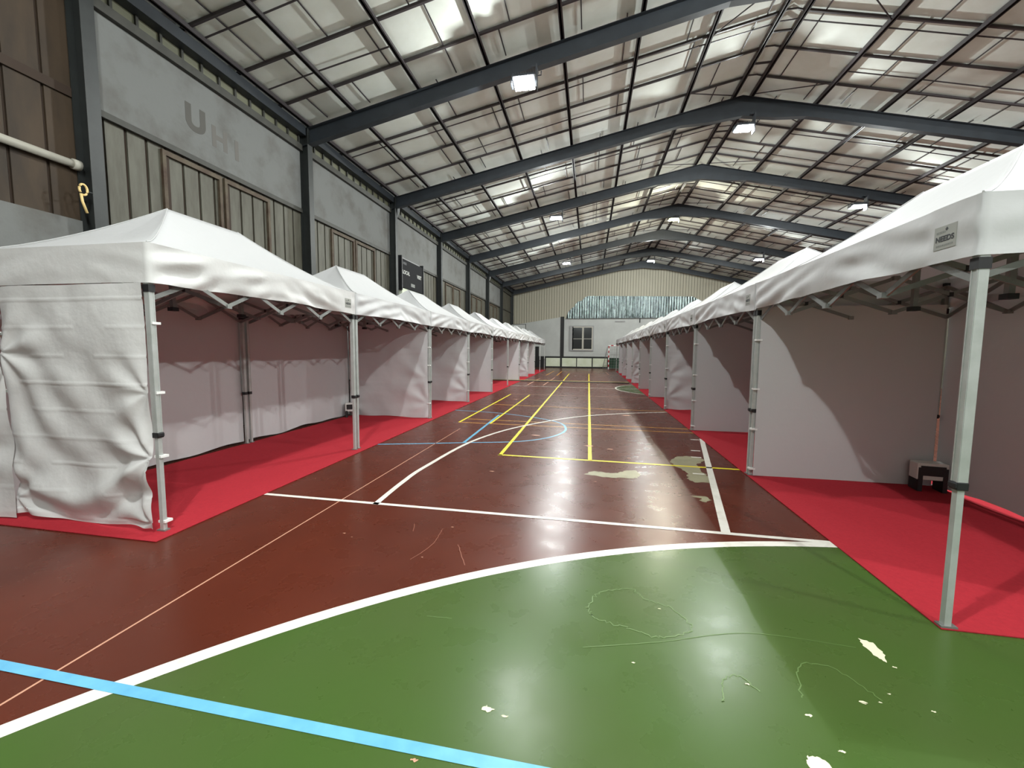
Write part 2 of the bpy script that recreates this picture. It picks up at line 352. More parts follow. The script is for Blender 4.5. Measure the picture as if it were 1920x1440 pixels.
# ---- portal frames
for i, y in enumerate(FRY):
    fr = empty('portal_frame', (RX, y, 0))
    names = ['first visible', 'second', 'third', 'fourth', 'fifth', 'sixth', 'seventh', 'farthest']
    if i < 2: lab = 'dark grey steel portal frame behind the viewpoint, ' + ('the rearmost' if i == 0 else 'nearer one')
    else:
        lab = ['dark steel portal frame whose column stands at the left picture edge by the white pipe',
               'dark steel portal frame with the nearest wide rafter crossing the top of the picture',
               'dark steel portal frame, second rafter from the front, whole peak in view',
               'dark steel portal frame just beyond the black scoreboard',
               'dark steel portal frame carrying the yellowish floodlight at its peak',
               'dark steel portal frame between the yellow light and the last ridge light',
               'dark steel portal frame above the last pair of ridge lights before the far wall',
               'last dark steel portal frame standing close to the far gable wall'][i-2]
    tag(fr, lab, 'steel frame', 'portal frames of the hall')
    def P(x, dz): return (x-RX, 0, cz(x)-.15-dz)
    for sgn, xe in ((-1, XL+.02), (1, XR-.02)):
        mb = MB(); xi = XL+.25 if sgn < 0 else XR-.25; top = cz(xi)-.15
        mb.box(xi-RX-.008, xi-RX+.008, -.085, .085, 0, top, M['steel_c']); mb.box(xe-RX-.008, xe-RX+.008, -.085, .085, 0, top, M['steel_c'])
        mb.box(min(xi, xe)-RX, max(xi, xe)-RX, -.006, .006, 0, top, M['steel_c'])
        mb.build('column', fr)
        mb = MB(); xr = RX
        def beam(a, b, da, db):
            # I section: web plus two flanges
            pa, pb = P(a, 0), P(b, 0)
            mb.prism([P(a, 0), P(b, 0), P(b, db), P(a, da)], (0, 1, 0), .01, M['steel'])
            for dd, (ea, eb) in ((1, (.014, .014)), (0, (da, db))):
                A = P(a, ea); B = P(b, eb)
                mb.hexa([(A[0], -.08, A[2]-.014), (B[0], -.08, B[2]-.014), (B[0], .08, B[2]-.014), (A[0], .08, A[2]-.014), (A[0], -.08, A[2]), (B[0], -.08, B[2]), (B[0], .08, B[2]), (A[0], .08, A[2])], M['steel'])
        s_ = sgn
        beam(xe, RX+s_*1.7, .38, .36); beam(RX+s_*1.7, RX+s_*.9, .36, .50); beam(RX+s_*.9, RX, .50, .58)
        mb.build('rafter', fr)
# ---- walls
def panel_sheet(mb, along, c, depth, u0, u1, period, zb, zt, m1, m2, gap=.03):
    """pressed wall sheet: flat pans with a narrow groove between them. along='y' puts it on an x=c plane"""
    u = u0
    while u < u1-1e-4:
        e = min(u+period-gap, u1)
        za, zb_ = zt(u), zt(e); a0, b0 = zb(u), zb(e)
        if along == 'y': mb.hexa([(c, u, a0), (c+depth, u, a0), (c+depth, e, b0), (c, e, b0), (c, u, za), (c+depth, u, za), (c+depth, e, zb_), (c, e, zb_)], m1)
        else: mb.hexa([(u, c, a0), (e, c, b0), (e, c+depth, b0), (u, c+depth, a0), (u, c, za), (e, c, zb_), (e, c+depth, zb_), (u, c+depth, za)], m1)
        u += period
mb = MB(); mb.box(XL-.3, XL-.03, YB-.3, YF+.3, -.1, cz(XL), M['groove'])
panel_sheet(mb, 'y', XL-.03, .03, FRY[2], YF, .3, lambda u: 0, lambda u: cz(XL), M['sheet'], M['groove'], .045)
panel_sheet(mb, 'y', XL-.03, .03, YB, FRY[2]-.02, .38, lambda u: 0, lambda u: cz(XL), M['brown'], M['groove'], .035)  # near bay drawn in a darker, randomly mottled brown
wl = struct(mb.build('wall_left'), 'left hall wall of ribbed sheet with grey plaster panels above', 'wall')
mb = MB(); mb.box(XL, XL+.05, YB, FRY[2]-.09, 0, 3.29, M['plaster']); mb.build('plaster_dado', wl)
mb = MB(); mb.box(XL, XL+.05, FRY[2]+.09, YF, 0, 3.2, M['plaster']); mb.build('plaster_dado', wl)
mb = MB(); mb.box(XL, XL+.03, YB, FRY[2]-.09, 4.92, 5.04, M['groove']); mb.build('sheet_rail', wl)
for i in range(2, 10):
    y0 = FRY[i]+.09; y1 = (FRY[i+1]-.09 if i < 9 else YF)
    if y1-y0 < .3: continue
    if i < 8: mb = MB(); mb.box(XL, XL+.04, y0, y1, 4.93, 6.30, M['plaster']); mb.build('plaster_panel', wl)
    mb = MB(); mb.box(XL, XL+.07, y0, y1, 4.84, 4.93, M['rail']); mb.build('wall_rail', wl)
    mb = MB(); mb.box(XL, XL+.12, y0, y1, 6.28, 6.42, M['rail']); mb.build('wall_rail', wl)
    mb = MB(); mb.box(XL, XL+.02, y0, y1, 6.42, 6.62, M['pane'])
    k = y0
    while k < y1: mb.box(XL+.02, XL+.06, k-.02, k+.02, 6.42, 6.62, M['rail']); k += .36
    mb.build('clerestory_strip', wl)
    mb = MB(); mb.box(XL, XL+.22, y0, y1, 6.62, 6.70, M['steel']); mb.box(XL+.17, XL+.22, y0, y1, 6.70, 6.82, M['steel']); mb.build('eaves_beam', wl)
    if i in (2, 3, 5, 6, 7):
        for a, b in ((y0+1.0, y0+2.12), (y0+2.18, y0+3.32)):
            mb = MB(); mb.box(XL, XL+.05, a, a+.06, 3.2, 4.80, M['rust']); mb.box(XL, XL+.05, b-.06, b, 3.2, 4.80, M['rust']); mb.box(XL, XL+.05, a+.06, b-.06, 4.72, 4.80, M['rust'])
            mb.box(XL, XL+.02, a+.06, a+.13, 3.2, 4.72, M['groove'])
            mb.build('shutter_frame', wl)
# faded painted letters on the nearest plaster panel (reads towards the far end)
RW = Matrix(((0, 0, 1, 0), (1, 0, 0, 0), (0, 1, 0, 0), (0, 0, 0, 1)))   # text x -> +y?, faces +x
def wallm(y, z, x): mm = RW.copy(); mm.translation = (x, y, z); return mm
text_mesh('U', .56, M['mark'], 'faded_letter', wl, wallm(6.50, 5.56, XL+.042), .001, .028)
text_mesh('H', .50, M['mark2'], 'faded_letter', wl, wallm(6.98, 5.46, XL+.042), .001, .02)
text_mesh('I', .50, M['mark2'], 'faded_letter', wl, wallm(7.36, 5.42, XL+.042), .001, .02)
# right wall, wall behind the camera
mb = MB(); mb.box(XR+.03, XR+.3, YB-.3, YF+.3, -.1, cz(XR), M['groove'])
panel_sheet(mb, 'y', XR, .03, YB, YF, .3, lambda u: 0, lambda u: cz(XR), M['sheet'], M['groove'])
struct(mb.build('wall_right'), 'right hall wall of ribbed sheet hidden behind the tents', 'wall')
mb = MB(); mb.prism([(XL-.3, YB, -.1), (XR+.3, YB, -.1), (XR+.3, YB, cz(XR+.3)), (RX, YB, RZ), (XL-.3, YB, cz(XL-.3))], (0, -1, 0), .3, M['fwhite'])
struct(mb.build('wall_front'), 'plain gable wall behind the viewpoint', 'wall')
# far gable wall
mb = MB(); mb.prism([(XL-.3, YF, -.1), (XR+.3, YF, -.1), (XR+.3, YF, cz(XR+.3)), (RX, YF, RZ), (XL-.3, YF, cz(XL-.3))], (0, 1, 0), .3, M['ribg'])
panel_sheet(mb, 'x', YF-.03, .03, XL, XR, .225, lambda u: 3.7, lambda u: cz(u), M['rib'], M['ribg'], .035)
wb = struct(mb.build('wall_back'), 'far gable wall, white below and ribbed beige sheet above', 'wall')
mb = MB(); mb.prism([(XL, YF-.06, 0), (XR, YF-.06, 0), (XR, YF-.06, 4.38), (-2.28, YF-.06, 4.38), (-2.28, YF-.06, 4.56), (-5.79, YF-.06, 4.0), (XL, YF-.06, 3.82)], (0, 1, 0), .03, M['fwhite']); mb.build('white_wall_panel', wb)
mb = MB(); mb.box(-2.6, -2.27, YF-.09, YF-.06, .92, 4.55, M['blackp']); mb.build('black_wall_stripe', wb)
mb = MB(); mb.box(-5.0, 1.62, YF-.10, YF-.06, .93, 1.03, M['blackp']); mb.box(-5.0, 1.62, YF-.08, YF-.06, 0, .93, M['blackp']); mb.box(-4.85, -4.5, YF-.09, YF-.06, 1.0, 1.9, M['blackp']); mb.build('black_wainscot', wb)
for a, b in ((-3.85, -2.59), (-2.41, -1.16), (-1.08, .2), (.3, 1.54)):
    mb = MB(); mb.box(a, b, YF-.12, YF-.08, .13, .88, M['board']); mb.build('pale_wainscot_board', wb)
# silver foil sheet with stepped ends: rippled grid clipped column by column
top = [(-2.1, 4.42), (-1.93, 4.95), (-1.66, 5.25), (-1.38, 5.44), (-1.34, 5.62), (-1.10, 5.86), (-.75, 5.92), (-.58, 6.18), (-.3, 6.31), (0, 6.32), (8.3, 6.15), (8.62, 6.05), (8.8, 5.88), (9.05, 5.6), (9.1, 5.0), (9.3, 4.6)]
def ftop(x):
    for (a, za), (b, zb) in zip(top, top[1:]):
        if a <= x <= b: return za + (zb-za)*(x-a)/(b-a)
    return 4.42
def ffn(u, v):
    x = -2.1 + 11.4*u; z = 4.38 + (ftop(x)-4.38)*v
    return (x, YF-.10 + .020*math.sin(x*2*math.pi/.21) + .03*noise.noise((x*2.6, z*.5, 3)) + .02*noise.noise((x*6, z*1.2, 9)), z)
mb = MB(); mb.grid(430, 12, ffn, M['foil']); o = mb.build('silver_foil_sheet', wb, smooth=True); o['label'] = 'shiny corrugated silver foil sheet'
mb = MB(); mb.box(-2.15, 9.35, YF-.14, YF-.05, 4.34, 4.39, M['rail']); mb.build('foil_bottom_rail', wb)
mb = MB(); mb.box(2.12, 2.97, YF-.14, YF-.06, 4.07, 4.15, M['winf']); mb.build('wall_vent', wb)
mb = MB(); mb.box(4.15, 4.23, YF-.12, YF-.06, 4.0, 4.34, M['blackp']); mb.build('black_bracket', wb)
# window
mb = MB()
x0, x1, z0, z1 = -1.76, .33, 1.53, 3.75; yq = YF-.06
mb.box(x0, x1, yq-.06, yq, z0, z1, M['glass'])
win = None
mbf = MB(); T = .09
mbf.box(x0, x0+T, yq-.12, yq-.06, z0, z1, M['winf']); mbf.box(x1-T, x1, yq-.12, yq-.06, z0, z1, M['winf']); mbf.box(x0+T, x1-T, yq-.12, yq-.06, z0, z0+T, M['winf']); mbf.box(x0+T, x1-T, yq-.12, yq-.06, z1-T, z1, M['winf'])
win = struct(mbf.build('window_1'), 'wide grey framed window with dark panes in the far white wall', 'window')
mb.build('pane', win)
for a, b, e in ((x0+.22, -.60, .05), (-.62, x1-T, .0)):
    mb = MB(); t = .085
    mb.box(a, a+t, yq-.11+e, yq-.07+e if e == 0 else yq-.06, z0+T, z1-T, M['pipe']); mb.box(b-t, b, yq-.11, yq-.06, z0+T, z1-T, M['pipe'])
    mb.box(a+t, b-t, yq-.11, yq-.06, z0+T, z0+T+t, M['pipe']); mb.box(a+t, b-t, yq-.11, yq-.06, z1-T-t, z1-T, M['pipe']); mb.box(a+t, b-t, yq-.1, yq-.06, 2.57, 2.61, M['pipe'])
    mb.build('sash', win)
mb = MB(); mb.box(x0+T, x0+.22, yq-.09, yq-.06, z0+T, z1-T, M['winf']); mb.build('jamb_board', win)

# ================================================================ THINGS
# ---- carpets
def carpet(name, x0, x1, y0, y1, lab):
    mb = MB(); n = 60
    mb.box(x0, x1, y0, y1, .003, .009, M['carpet']); o = mb.build(name); tag(o, lab, 'carpet', 'red carpets under the tent rows'); return o
carpet('carpet_runner', -5.45, -3.37, 2.60, 32.8, 'long bright red carpet under the left row of white tents')
carpet('carpet_runner', 1.985, 4.12, 2.615, 32.45, 'long bright red carpet under the right row of white tents')

# ---- canopy tents ------------------------------------------------
TL, TW = 2.965, 2.0           # along the hall, depth
ZB, ZT, ZP = 2.07, 2.39, 3.03
def canopy_mesh(seed):
    mb = MB(); nu, hx, hy, rl = 16, TW/2, TL/2, .45
    per = []
    NX, NY = 16, 24
    for i in range(NY): per.append((1, -1+2*i/NY))
    for i in range(NX): per.append((1-2*i/NX, 1))
    for i in range(NY): per.append((-1, 1-2*i/NY))
    for i in range(NX): per.append((-1+2*i/NX, -1))
    def P(u, sx, sy):
        x = hx*(1-u)*sx; y = (hy*(1-u)+rl*u)*sy
        if abs(sx) < 1 and u > 0: pass
        g = .8*u**1.45 + .2*u
        z = ZT + (ZP-ZT)*g
        edge = 1-max(abs(sx) if abs(sy) == 1 else 0, abs(sy) if abs(sx) == 1 else 0)
        z -= .035*math.sin(math.pi*min(1, u))*(edge**.6)
        z += .006*noise.noise((x*3+seed*7, y*3, 1))*math.sin(math.pi*u)
        return (x, y, z)
    k = len(mb.v); n = len(per); mi = mb.m(M['fabric'])
    for a in range(nu+1):
        for sx, sy in per: mb.v.append(P(a/nu, sx, sy))
    for a in range(nu):
        for b in range(n): mb.f.append((k+a*n+b, k+a*n+(b+1) % n, k+(a+1)*n+(b+1) % n, k+(a+1)*n+b)); mb.mi.append(mi)
    return mb
def valance_mesh(seed, amp=.024, mt='fabric'):
    mb = MB(); hx, hy = TW/2, TL/2
    cor = [(hx, -hy), (hx, hy), (-hx, hy), (-hx, -hy)]
    for s in range(4):
        a = Vector(cor[s]); b = Vector(cor[(s+1) % 4]); d = (b-a); L = d.length; d.normalize(); nrm = Vector((d.y, -d.x))
        def fn(u, v, a=a, d=d, L=L, nrm=nrm, s=s):
            q = a + d*L*u; e = min(u, 1-u)*L
            w_ = min(1, e/.12)
            # folds that sweep down and away from each corner
            ph = noise.noise((u*L*1.1+seed*5+s*9, (1-v)*2.2 - e*1.3, seed*.7))
            f2 = noise.noise((u*L*4+seed*3, v*3+e*3, s+seed))
            off = (1 if s in (0, 2) else .2)*w_*(amp*1.5*ph*(.35+v) + amp*.8*f2*(.3+v) + .012*v + amp*.9*math.sin((v*1.1+e*.9)*9+seed)*math.exp(-e*1.5))*min(1, v*3.5) - (1-w_)*.0
            sag = .012*noise.noise((u*L*1.5+seed, s*3, 2))*v*w_ + .02*v*math.sin(math.pi*u)
            z = ZT-(ZT-ZB)*v + (sag if s in (0, 2) else sag*.5)
            if s == 0:      # the maker's patch stiffens the cloth flat behind it
                k_ = max(0, min(1, (.16-abs(q.y-(TL/2-.20)))/.07)); off = off*(1-k_) + .010*k_
            return (q.x+nrm.x*off, q.y+nrm.y*off, z)
        mb.grid(70 if s in (0, 2) else 48, 12, fn, M[mt])
    return mb
def cloth(mb, o, du, W, z0, z1, seed, amp, mt, nu=50, nv=50, hem=.0, ties=(), swag=0.):
    """hanging sheet from point o along unit vector du, facing its normal"""
    o = Vector(o); du = Vector(du); nrm = Vector((du.y, -du.x, 0))
    def fn(u, v):
        x = u*W; z = z1+(z0-z1)*v; a = amp
        n1 = noise.noise((x*1.1+seed*3, z*1.3-x*.5, seed)); n2 = noise.noise((x*3+seed, z*2.2+x*1.2, seed*2.1)); n3 = noise.noise((x*7, z*8, seed*1.7))
        off = a*(1.1*n1+.5*n2+.10*n3)
        for (tu, tz, st) in ties:
            dx = (u-tu)*W; dz = z-tz; dist = math.hypot(dx, dz)+.05
            ang = math.atan2(dz, abs(dx)+1e-6)
            off += st*math.cos(ang*7+seed)*math.exp(-dist*1.6)*min(1, dist*3)
        if swag:
            # cloth hanging slack between its ties: long folds that sweep down to the front leg, arcs along the hem
            c_ = z + .75*(u-.5)*W + .28*math.sin(math.pi*u)
            off += swag*math.sin(c_*11+seed)*math.exp(-((z-1.05)/.7)**2)*math.sin(math.pi*min(1, u*1.1+.05))
            h = z + .30*math.sin(math.pi*min(1, u*1.15)) - .30
            off += swag*1.5*math.exp(-((h-.22)/.09)**2) - swag*1.2*math.exp(-((h-.04)/.07)**2)
        # packing creases
        if amp > .02: off += .006*max(0, 1-abs(((z+.05) % .235)-.117)/.012)*(1 if noise.noise((x*1.5, math.floor((z+.05)/.235)*3.3, seed)) > -.25 else 0)
        zz = z + (hem*noise.noise((x*1.6+seed, 5, 1)) if v > .97 else 0)
        return o + du*x + nrm*off + Vector((0, 0, zz))
    mb.grid(nu, nv, fn, M[mt])
def make_tent():
    t = empty('canopy_tent')
    c = canopy_mesh(1).build('canopy_top', t, smooth=True)
    mb = MB()
    for sx in (-1, 1):
        for sy in (-1, 1):
            pts = []
            for k in range(9):
                u = k/8; g = .8*u**1.45+.2*u; pts.append((sx*TW/2*(1-u), sy*(TL/2*(1-u)+.45*u), ZT+(ZP-ZT)*g+.002))
            mb = MB(); mb.tube(pts, .006, M['seam'], 5); mb.build('hip_seam', c)
    valance_mesh(1).build('valance', t, smooth=True)
    for sx in (1, -1):
        for sy in (-1, 1):
            x = sx*(TW/2-.04); y = sy*(TL/2-.027)
            mb = MB(); mb.box(x-.023, x+.023, y-.023, y+.023, .84, 2.10, M['alu_l']); mb.box(x-.017, x+.017, y-.017, y+.017, .02, .84, M['alu_l'])
            for q in (-1, 1):   # the extrusion's raised edges
                for r in (-1, 1): mb.box(x+q*.023-.003, x+q*.023+.003, y+r*.017-.004, y+r*.017+.004, .84, 2.08, M['alu_l'])
            leg = mb.build('leg', t)
            mb = MB(); mb.box(x-.028, x+.028, y-.028, y+.028, .805, .85, M['black']); mb.box(x+sx*.028-.008, x+sx*.028+.008, y-.026, y+.026, .815, .845, M['black']); mb.build('leg_clamp', leg, bevel=.004)
            mb = MB(); mb.box(x-.03, x+.03, y-.027, y+.027, 2.0, 2.06, M['black']); mb.box(x-.022, x+.022, y-.022, y+.022, 2.30, 2.345, M['black']); mb.box(x-.02, x+.02, y-.02, y+.02, 2.1, 2.31, M['alu']); mb.build('corner_bracket', leg)
            mb = MB(); mb.box(x-.045, x+.036, y-.025, y+.025, .0095, .02, M['alu']); mb.build('foot_plate', leg)
    def scissor(a, b, n):
        a = Vector(a); b = Vector(b); d = (b-a)/n; mb = MB(); jb = mb
        for k in range(n):
            p = a+d*k; q = p+d; s = Vector((-d.y, d.x, 0)).normalized()*.009
            lo, hi = 1.96, 2.30
            mb.bar((p.x+s.x, p.y+s.y, lo), (q.x+s.x, q.y+s.y, hi), .014, .036, M['alu']); mb.bar((p.x-s.x, p.y-s.y, hi), (q.x-s.x, q.y-s.y, lo), .014, .036, M['alu'])
            c_ = (p+q)/2; jb.box(c_.x-.018, c_.x+.018, c_.y-.018, c_.y+.018, 2.11, 2.15, M['black'])
            if k < n-1:
                for zz in (lo, hi): jb.box(q.x-.025, q.x+.025, q.y-.025, q.y+.025, zz-.02, zz+.02, M['alu'])
        mb.build('scissor_truss', t)
    X, Y = TW/2-.05, TL/2-.07
    scissor((X, -Y, 0), (X, Y, 0), 4); scissor((-X, -Y, 0), (-X, Y, 0), 4); scissor((-X, -Y, 0), (X, -Y, 0), 2); scissor((-X, Y, 0), (X, Y, 0), 2)
    for sy in (-1, 1):
        mb = MB(); mb.box(-.02, .02, sy*.45-.02, sy*.45+.02, 1.98, 2.99, M['alu']); pole = mb.build('ridge_post', t)
        mb = MB(); mb.box(-.035, .035, sy*.45-.035, sy*.45+.035, 1.95, 1.99, M['black']); mb.build('post_hub', pole)
        scissor((-X, sy*.72, 0), (X, sy*.72, 0), 2)
        mb = MB(); mb.tube([(0, sy*(TL/2*(1-q/8)+.45*q/8), ZT+(ZP-ZT)*(.8*(q/8)**1.45+.2*q/8)-.045-.035*math.sin(math.pi*q/8)) for q in range(1, 9)], .014, M['alu'], 6); mb.build('roof_strut', t)
    mb = MB(); mb.bar((0, -.45, 2.985), (0, .45, 2.985), .03, .03, M['alu']); mb.build('ridge_bar', t)
    # maker's patch at the right end of the front valance
    lx = TW/2+.0085; ly = TL/2-.20
    mb = MB(); mb.box(lx, lx+.004, ly-.075, ly+.075, 2.15, 2.28, M['patch']); p = mb.build('label_patch', t); p['label'] = 'small grey patch reading NEEDS'
    mm = Matrix(((0, 0, 1, 0), (1, 0, 0, 0), (0, 1, 0, 0), (0, 0, 0, 1))); mm.translation = (lx+.005, ly, 2.207)
    text_mesh('NEEDS', .042, M['ink'], 'label_text', p, mm, .0006, .0011)
    mb = MB()
    mb.prism([(lx+.004, ly+.01, 2.248), (lx+.004, ly+.02, 2.258), (lx+.004, ly+.01, 2.270), (lx+.004, ly, 2.258)], (1, 0, 0), .001, M['ink']); mb.build('label_mark', p); mb = MB()
    for k in range(6): mb.box(lx+.004, lx+.005, ly-.06+k*.011, ly-.053+k*.011, 2.240, 2.252, M['inkp'])
    mb.build('label_mark', p); mb = MB()
    for k in range(9): mb.box(lx+.004, lx+.005, ly-.058+k*.013, ly-.049+k*.013, 2.166, 2.176, M['inkp'])
    mb.build('label_mark', p)
    return t
proto = make_tent()
ordn = ['first', 'second', 'third', 'fourth', 'fifth', 'sixth', 'seventh', 'eighth', 'ninth', 'last']
tents = {'L': [], 'R': []}
valm = [valance_mesh(s_) for s_ in (2, 3, 4)]
vmesh = []
for v_ in valm:
    o = v_.build('valance', smooth=True); vmesh.append(o.data); bpy.data.objects.remove(o)
v_ = valance_mesh(9, .034, 'fabricw').build('valance', smooth=True); vcr = v_.data; bpy.data.objects.remove(v_)
for side in 'LR':
    for i in range(10):
        o = proto if (side == 'L' and i == 0) else copy_tree(proto)
        if side == 'L': o.location = (-4.475, 2.74+3.0*i+1.5, 0); o.rotation_euler.z = random.uniform(-.002, .002)
        else: o.location = (2.985, 2.61+2.98*i+1.49, 0); o.rotation_euler.z = math.pi+random.uniform(-.002, .002)
        tents[side].append(o)
        for ch in list(o.children):
            if ch.name.startswith('valance'): ch.data = vcr if (side, i) == ('L', 0) else vmesh[(i*2+(side == 'R')) % 3]
            if ch.name.startswith('label_patch') and side == 'L' and i not in (0, 3, 6):
                for c2 in list(ch.children): bpy.data.objects.remove(c2)
                bpy.data.objects.remove(ch)
        row = 'left' if side == 'L' else 'right'
        if i == 0:
            lab = 'white canopy tent nearest on the left, near end closed by a crumpled white sheet' if side == 'L' else 'white canopy tent nearest on the right, open front with tall grey leg on red carpet'
        elif i == 9: lab = 'white canopy tent at the far end of the %s row, closest to the far wall' % row
        else: lab = 'white canopy tent, %s from the front in the %s row of tents' % (ordn[i], row)
        tag(o, lab, 'canopy tent', 'white tents of the %s row' % row)
# leave the first pair's patches readable; side and back sheets (children of their tents)
def sheet_mesh(kind, seed):
    mb = MB()
    if kind == 'div_s': cloth(mb, (0, 0, 0), (1, 0, 0), 1.90, .02, 2.10, seed, .007, 'fabric', 30, 30, .0)
    elif kind == 'div_w': cloth(mb, (0, 0, 0), (1, 0, 0), 1.90, .03, 2.10, seed, .03, 'fabric', 44, 50, .02, ((1, .35, .03), (1, .9, .02), (0, .3, .02)))
    elif kind == 'back': cloth(mb, (0, 0, 0), (0, -1, 0), TL-.04, .04, 2.16, seed, .012, 'fabric', 44, 40, .03)
    o = mb.build('sheet', smooth=True); me = o.data; bpy.data.objects.remove(o); return me
SM = {k: sheet_mesh(*k) for k in (('div_s', 1), ('div_s', 2), ('div_w', 3), ('div_w', 5), ('back', 1), ('back', 2))}
def add_sheet(t, name, key, loc):
    o = bpy.data.objects.new(name, SM[key]); COL.objects.link(o); o.parent = t; o.location = loc; return o
# strap shared mesh
mbs = MB(); mbs.box(-.034, .034, -.034, .034, -.010, .010, M['gwhite']); so = mbs.build('strap'); strapm = so.data; bpy.data.objects.remove(so)
def straps(t, x, y, zs, parent):
    for z in zs:
        o = bpy.data.objects.new('tie_strap', strapm); COL.objects.link(o); o.parent = parent; o.location = (x-parent.location.x, y-parent.location.y, z-parent.location.z)
for i, t in enumerate(tents['L']):
    if i < 9: add_sheet(t, 'back_sheet', ('back', 1+i % 2), (-TW/2+.05-.07, TL/2-.02, 0))
    if i in (1, 2, 3, 5, 6, 7):
        o = add_sheet(t, 'side_sheet', ('div_w', 3) if i in (1,) else (('div_w', 5) if i in (2, 6) else ('div_s', 1)), (-TW/2+.05, TL/2-.075, 0))
        straps(t, TW/2-.04, TL/2-.027, (.35, 1.2, 1.6), o)
for i, t in enumerate(tents['R']):
    if i < 9: add_sheet(t, 'back_sheet', ('back', 1+i % 2), (-TW/2+.05-.07, TL/2-.02, 0))
    # rotated by 180 degrees: the far side is local -y
    if i < 9:
        o = add_sheet(t, 'side_sheet', ('div_w', 3) if i in (2,) else (('div_w', 5) if i in (5, 7) else ('div_s', 2)), (-TW/2+.05, -TL/2+.075, 0))
        straps(t, TW/2-.04, -TL/2+.045, (.1, .6, 1.1, 1.7), o)
# crumpled end sheet of the nearest left tent, in two overlapping pieces tied to the legs
t0 = tents['L'][0]
mb = MB(); cloth(mb, (0, 0, 0), (1, 0, 0), 1.53, .035, 2.07, 4.3, .035, 'fabricw', 110, 150, .03, ((1, .645, .05), (1, 1.18, .02), (0, 1.5, .03), (0, .2, .03), (1, .09, .03)), .022)
es = mb.build('end_sheet', t0, smooth=True, loc=(-TW/2+.41, -TL/2-.012, 0)); es['label'] = 'crumpled white end sheet tied to the front leg'
straps(t0, TW/2-.04, -TL/2+.045, (.088, .645, 1.18, 1.75), es)
mb = MB(); cloth(mb, (0, 0, 0), (1, 0, 0), .52, .02, 2.06, 8.1, .03, 'fabricw', 40, 110, .03, ((1, 1.3, .03), (0, .6, .03)))
mb.build('end_sheet_flap', t0, smooth=True, loc=(-TW/2-.06, -TL/2-.055, 0))
for z in (1.67, 1.17):
    mb = MB(); mb.box(-.05, .03, -.03, -.015, z-.01, z+.01, M['gwhite']); mb.box(.03, .045, -.028, -.018, z-.02, z-.0, M['inkp']); mb.build('tie_strap', es)
for i in (0,):   # right first tent: back sheet and side sheet come from the loop above
    pass

# ---- flood lights
def flood(x, y, z, warm=False, tilt=-22, k_=1.0):
    L = empty('flood_light', (x, y, z))
    T = Matrix.Rotation(math.radians(tilt), 4, 'X')      # faces down and a little towards the near end
    def place(o): o.matrix_local = T; return o
    mb = MB()
    mb.box(-.24, .24, -.19, .19, 0, .05, M['house'])
    for k in range(9): mb.box(-.23+k*.055, -.22+k*.055, -.18, .18, .05, .10, M['house'])
    place(mb.build('housing', L))
    for k in (-1, 0, 1):
        mb = MB(); mb.box(k*.15-.064, k*.15+.064, -.17, .17, -.03, 0, M['lampy' if warm else 'lamp']); place(mb.build('led_bar', L, bevel=.01))
    dz = cz(x)-.53-(.22 if abs(x-RX) < 1 else 0)-z
    mb = MB(); mb.box(.25, .28, -.10, .10, -.16, dz+.03, M['house']); mb.tube([(.28, 0, .12), (.36, 0, .12), (.36, 0, .20)], .012, M['house'], 6)
    mb.box(.16, .28, -.05, .20, dz-.0, dz+.03, M['house']); mb.build('bracket', L)
    mb = MB(); mb.box(-.28, -.25, -.10, .10, -.05, .08, M['house']); mb.build('side_plate', L)
    ld = bpy.data.lights.new('led_light', 'AREA'); ld.shape = 'RECTANGLE'; ld.size = .44; ld.size_y = .34; ld.energy = LIGHT_W*k_
    ld.color = (1, .98, .80) if warm else (.98, 1, .965)
    lo = bpy.data.objects.new('led_light', ld); COL.objects.link(lo); lo.parent = L; lo.matrix_local = T @ Matrix.Translation((0, 0, -.036))
    pd = bpy.data.lights.new('ceiling_fill', 'POINT'); pd.energy = FILL_W*k_; pd.shadow_soft_size = .015; pd.color = ld.color if warm else (.94, 1, .985)  # added fill lamp just under the lens, lifts ceiling and surroundings
    po = bpy.data.objects.new('ceiling_fill', pd); COL.objects.link(po); po.parent = L; po.matrix_local = T @ Matrix.Translation((0, 0, -.09))
    return L
LI = [(-1.5, FRY[1]-.12, 7.24, 'flood light behind the viewpoint, left side'), (9.85, FRY[1]-.12, 7.05, 'flood light behind the viewpoint, right side'),
      (RX, FRY[2]-.12, 8.1, 'flood light overhead at the peak of the nearest frame'), (RX, FRY[0]+.2, 8.1, 'flood light at the peak of the rearmost frame'),
      (-1.5, FRY[3]-.12, 7.24, 'large glaring white flood light under the nearest rafter, upper middle'),
      (9.85, FRY[3]-.12, 7.05, 'white flood light under the nearest rafter, right slope past the picture edge'),
      (4.3, FRY[4]-.12, 8.10, 'white flood light at the peak of the second rafter'),
      (-1.53, FRY[5]-.12, 7.22, 'white flood light on the left slope, under the third rafter'),
      (9.85, FRY[5]-.12, 7.08, 'white flood light on the right slope above the nearest right tent'),
      (4.05, FRY[6]-.12, 8.26, 'yellowish starry flood light at a rafter peak'),
      (-1.58, FRY[7]-.12, 7.16, 'small white flood light on the left slope, farthest on that side'),
      (9.75, FRY[7]-.12, 7.04, 'small white flood light on the right slope, farthest on that side'),
      (4.2, FRY[8]-.12, 8.08, 'white flood light at the last rafter peak before the gable')]
for i, (x, y, z, lab) in enumerate(LI):
    tag(flood(x, y, z, i == 9, -12 if i == 4 else -3, {0: 1.1, 1: 1.7, 3: 1.6, 4: .55, 5: .8, 2: .85, 6: .85, 12: .6, 10: .8, 11: .8}.get(i, 1)), lab, 'flood light', 'flood lights under the rafters')

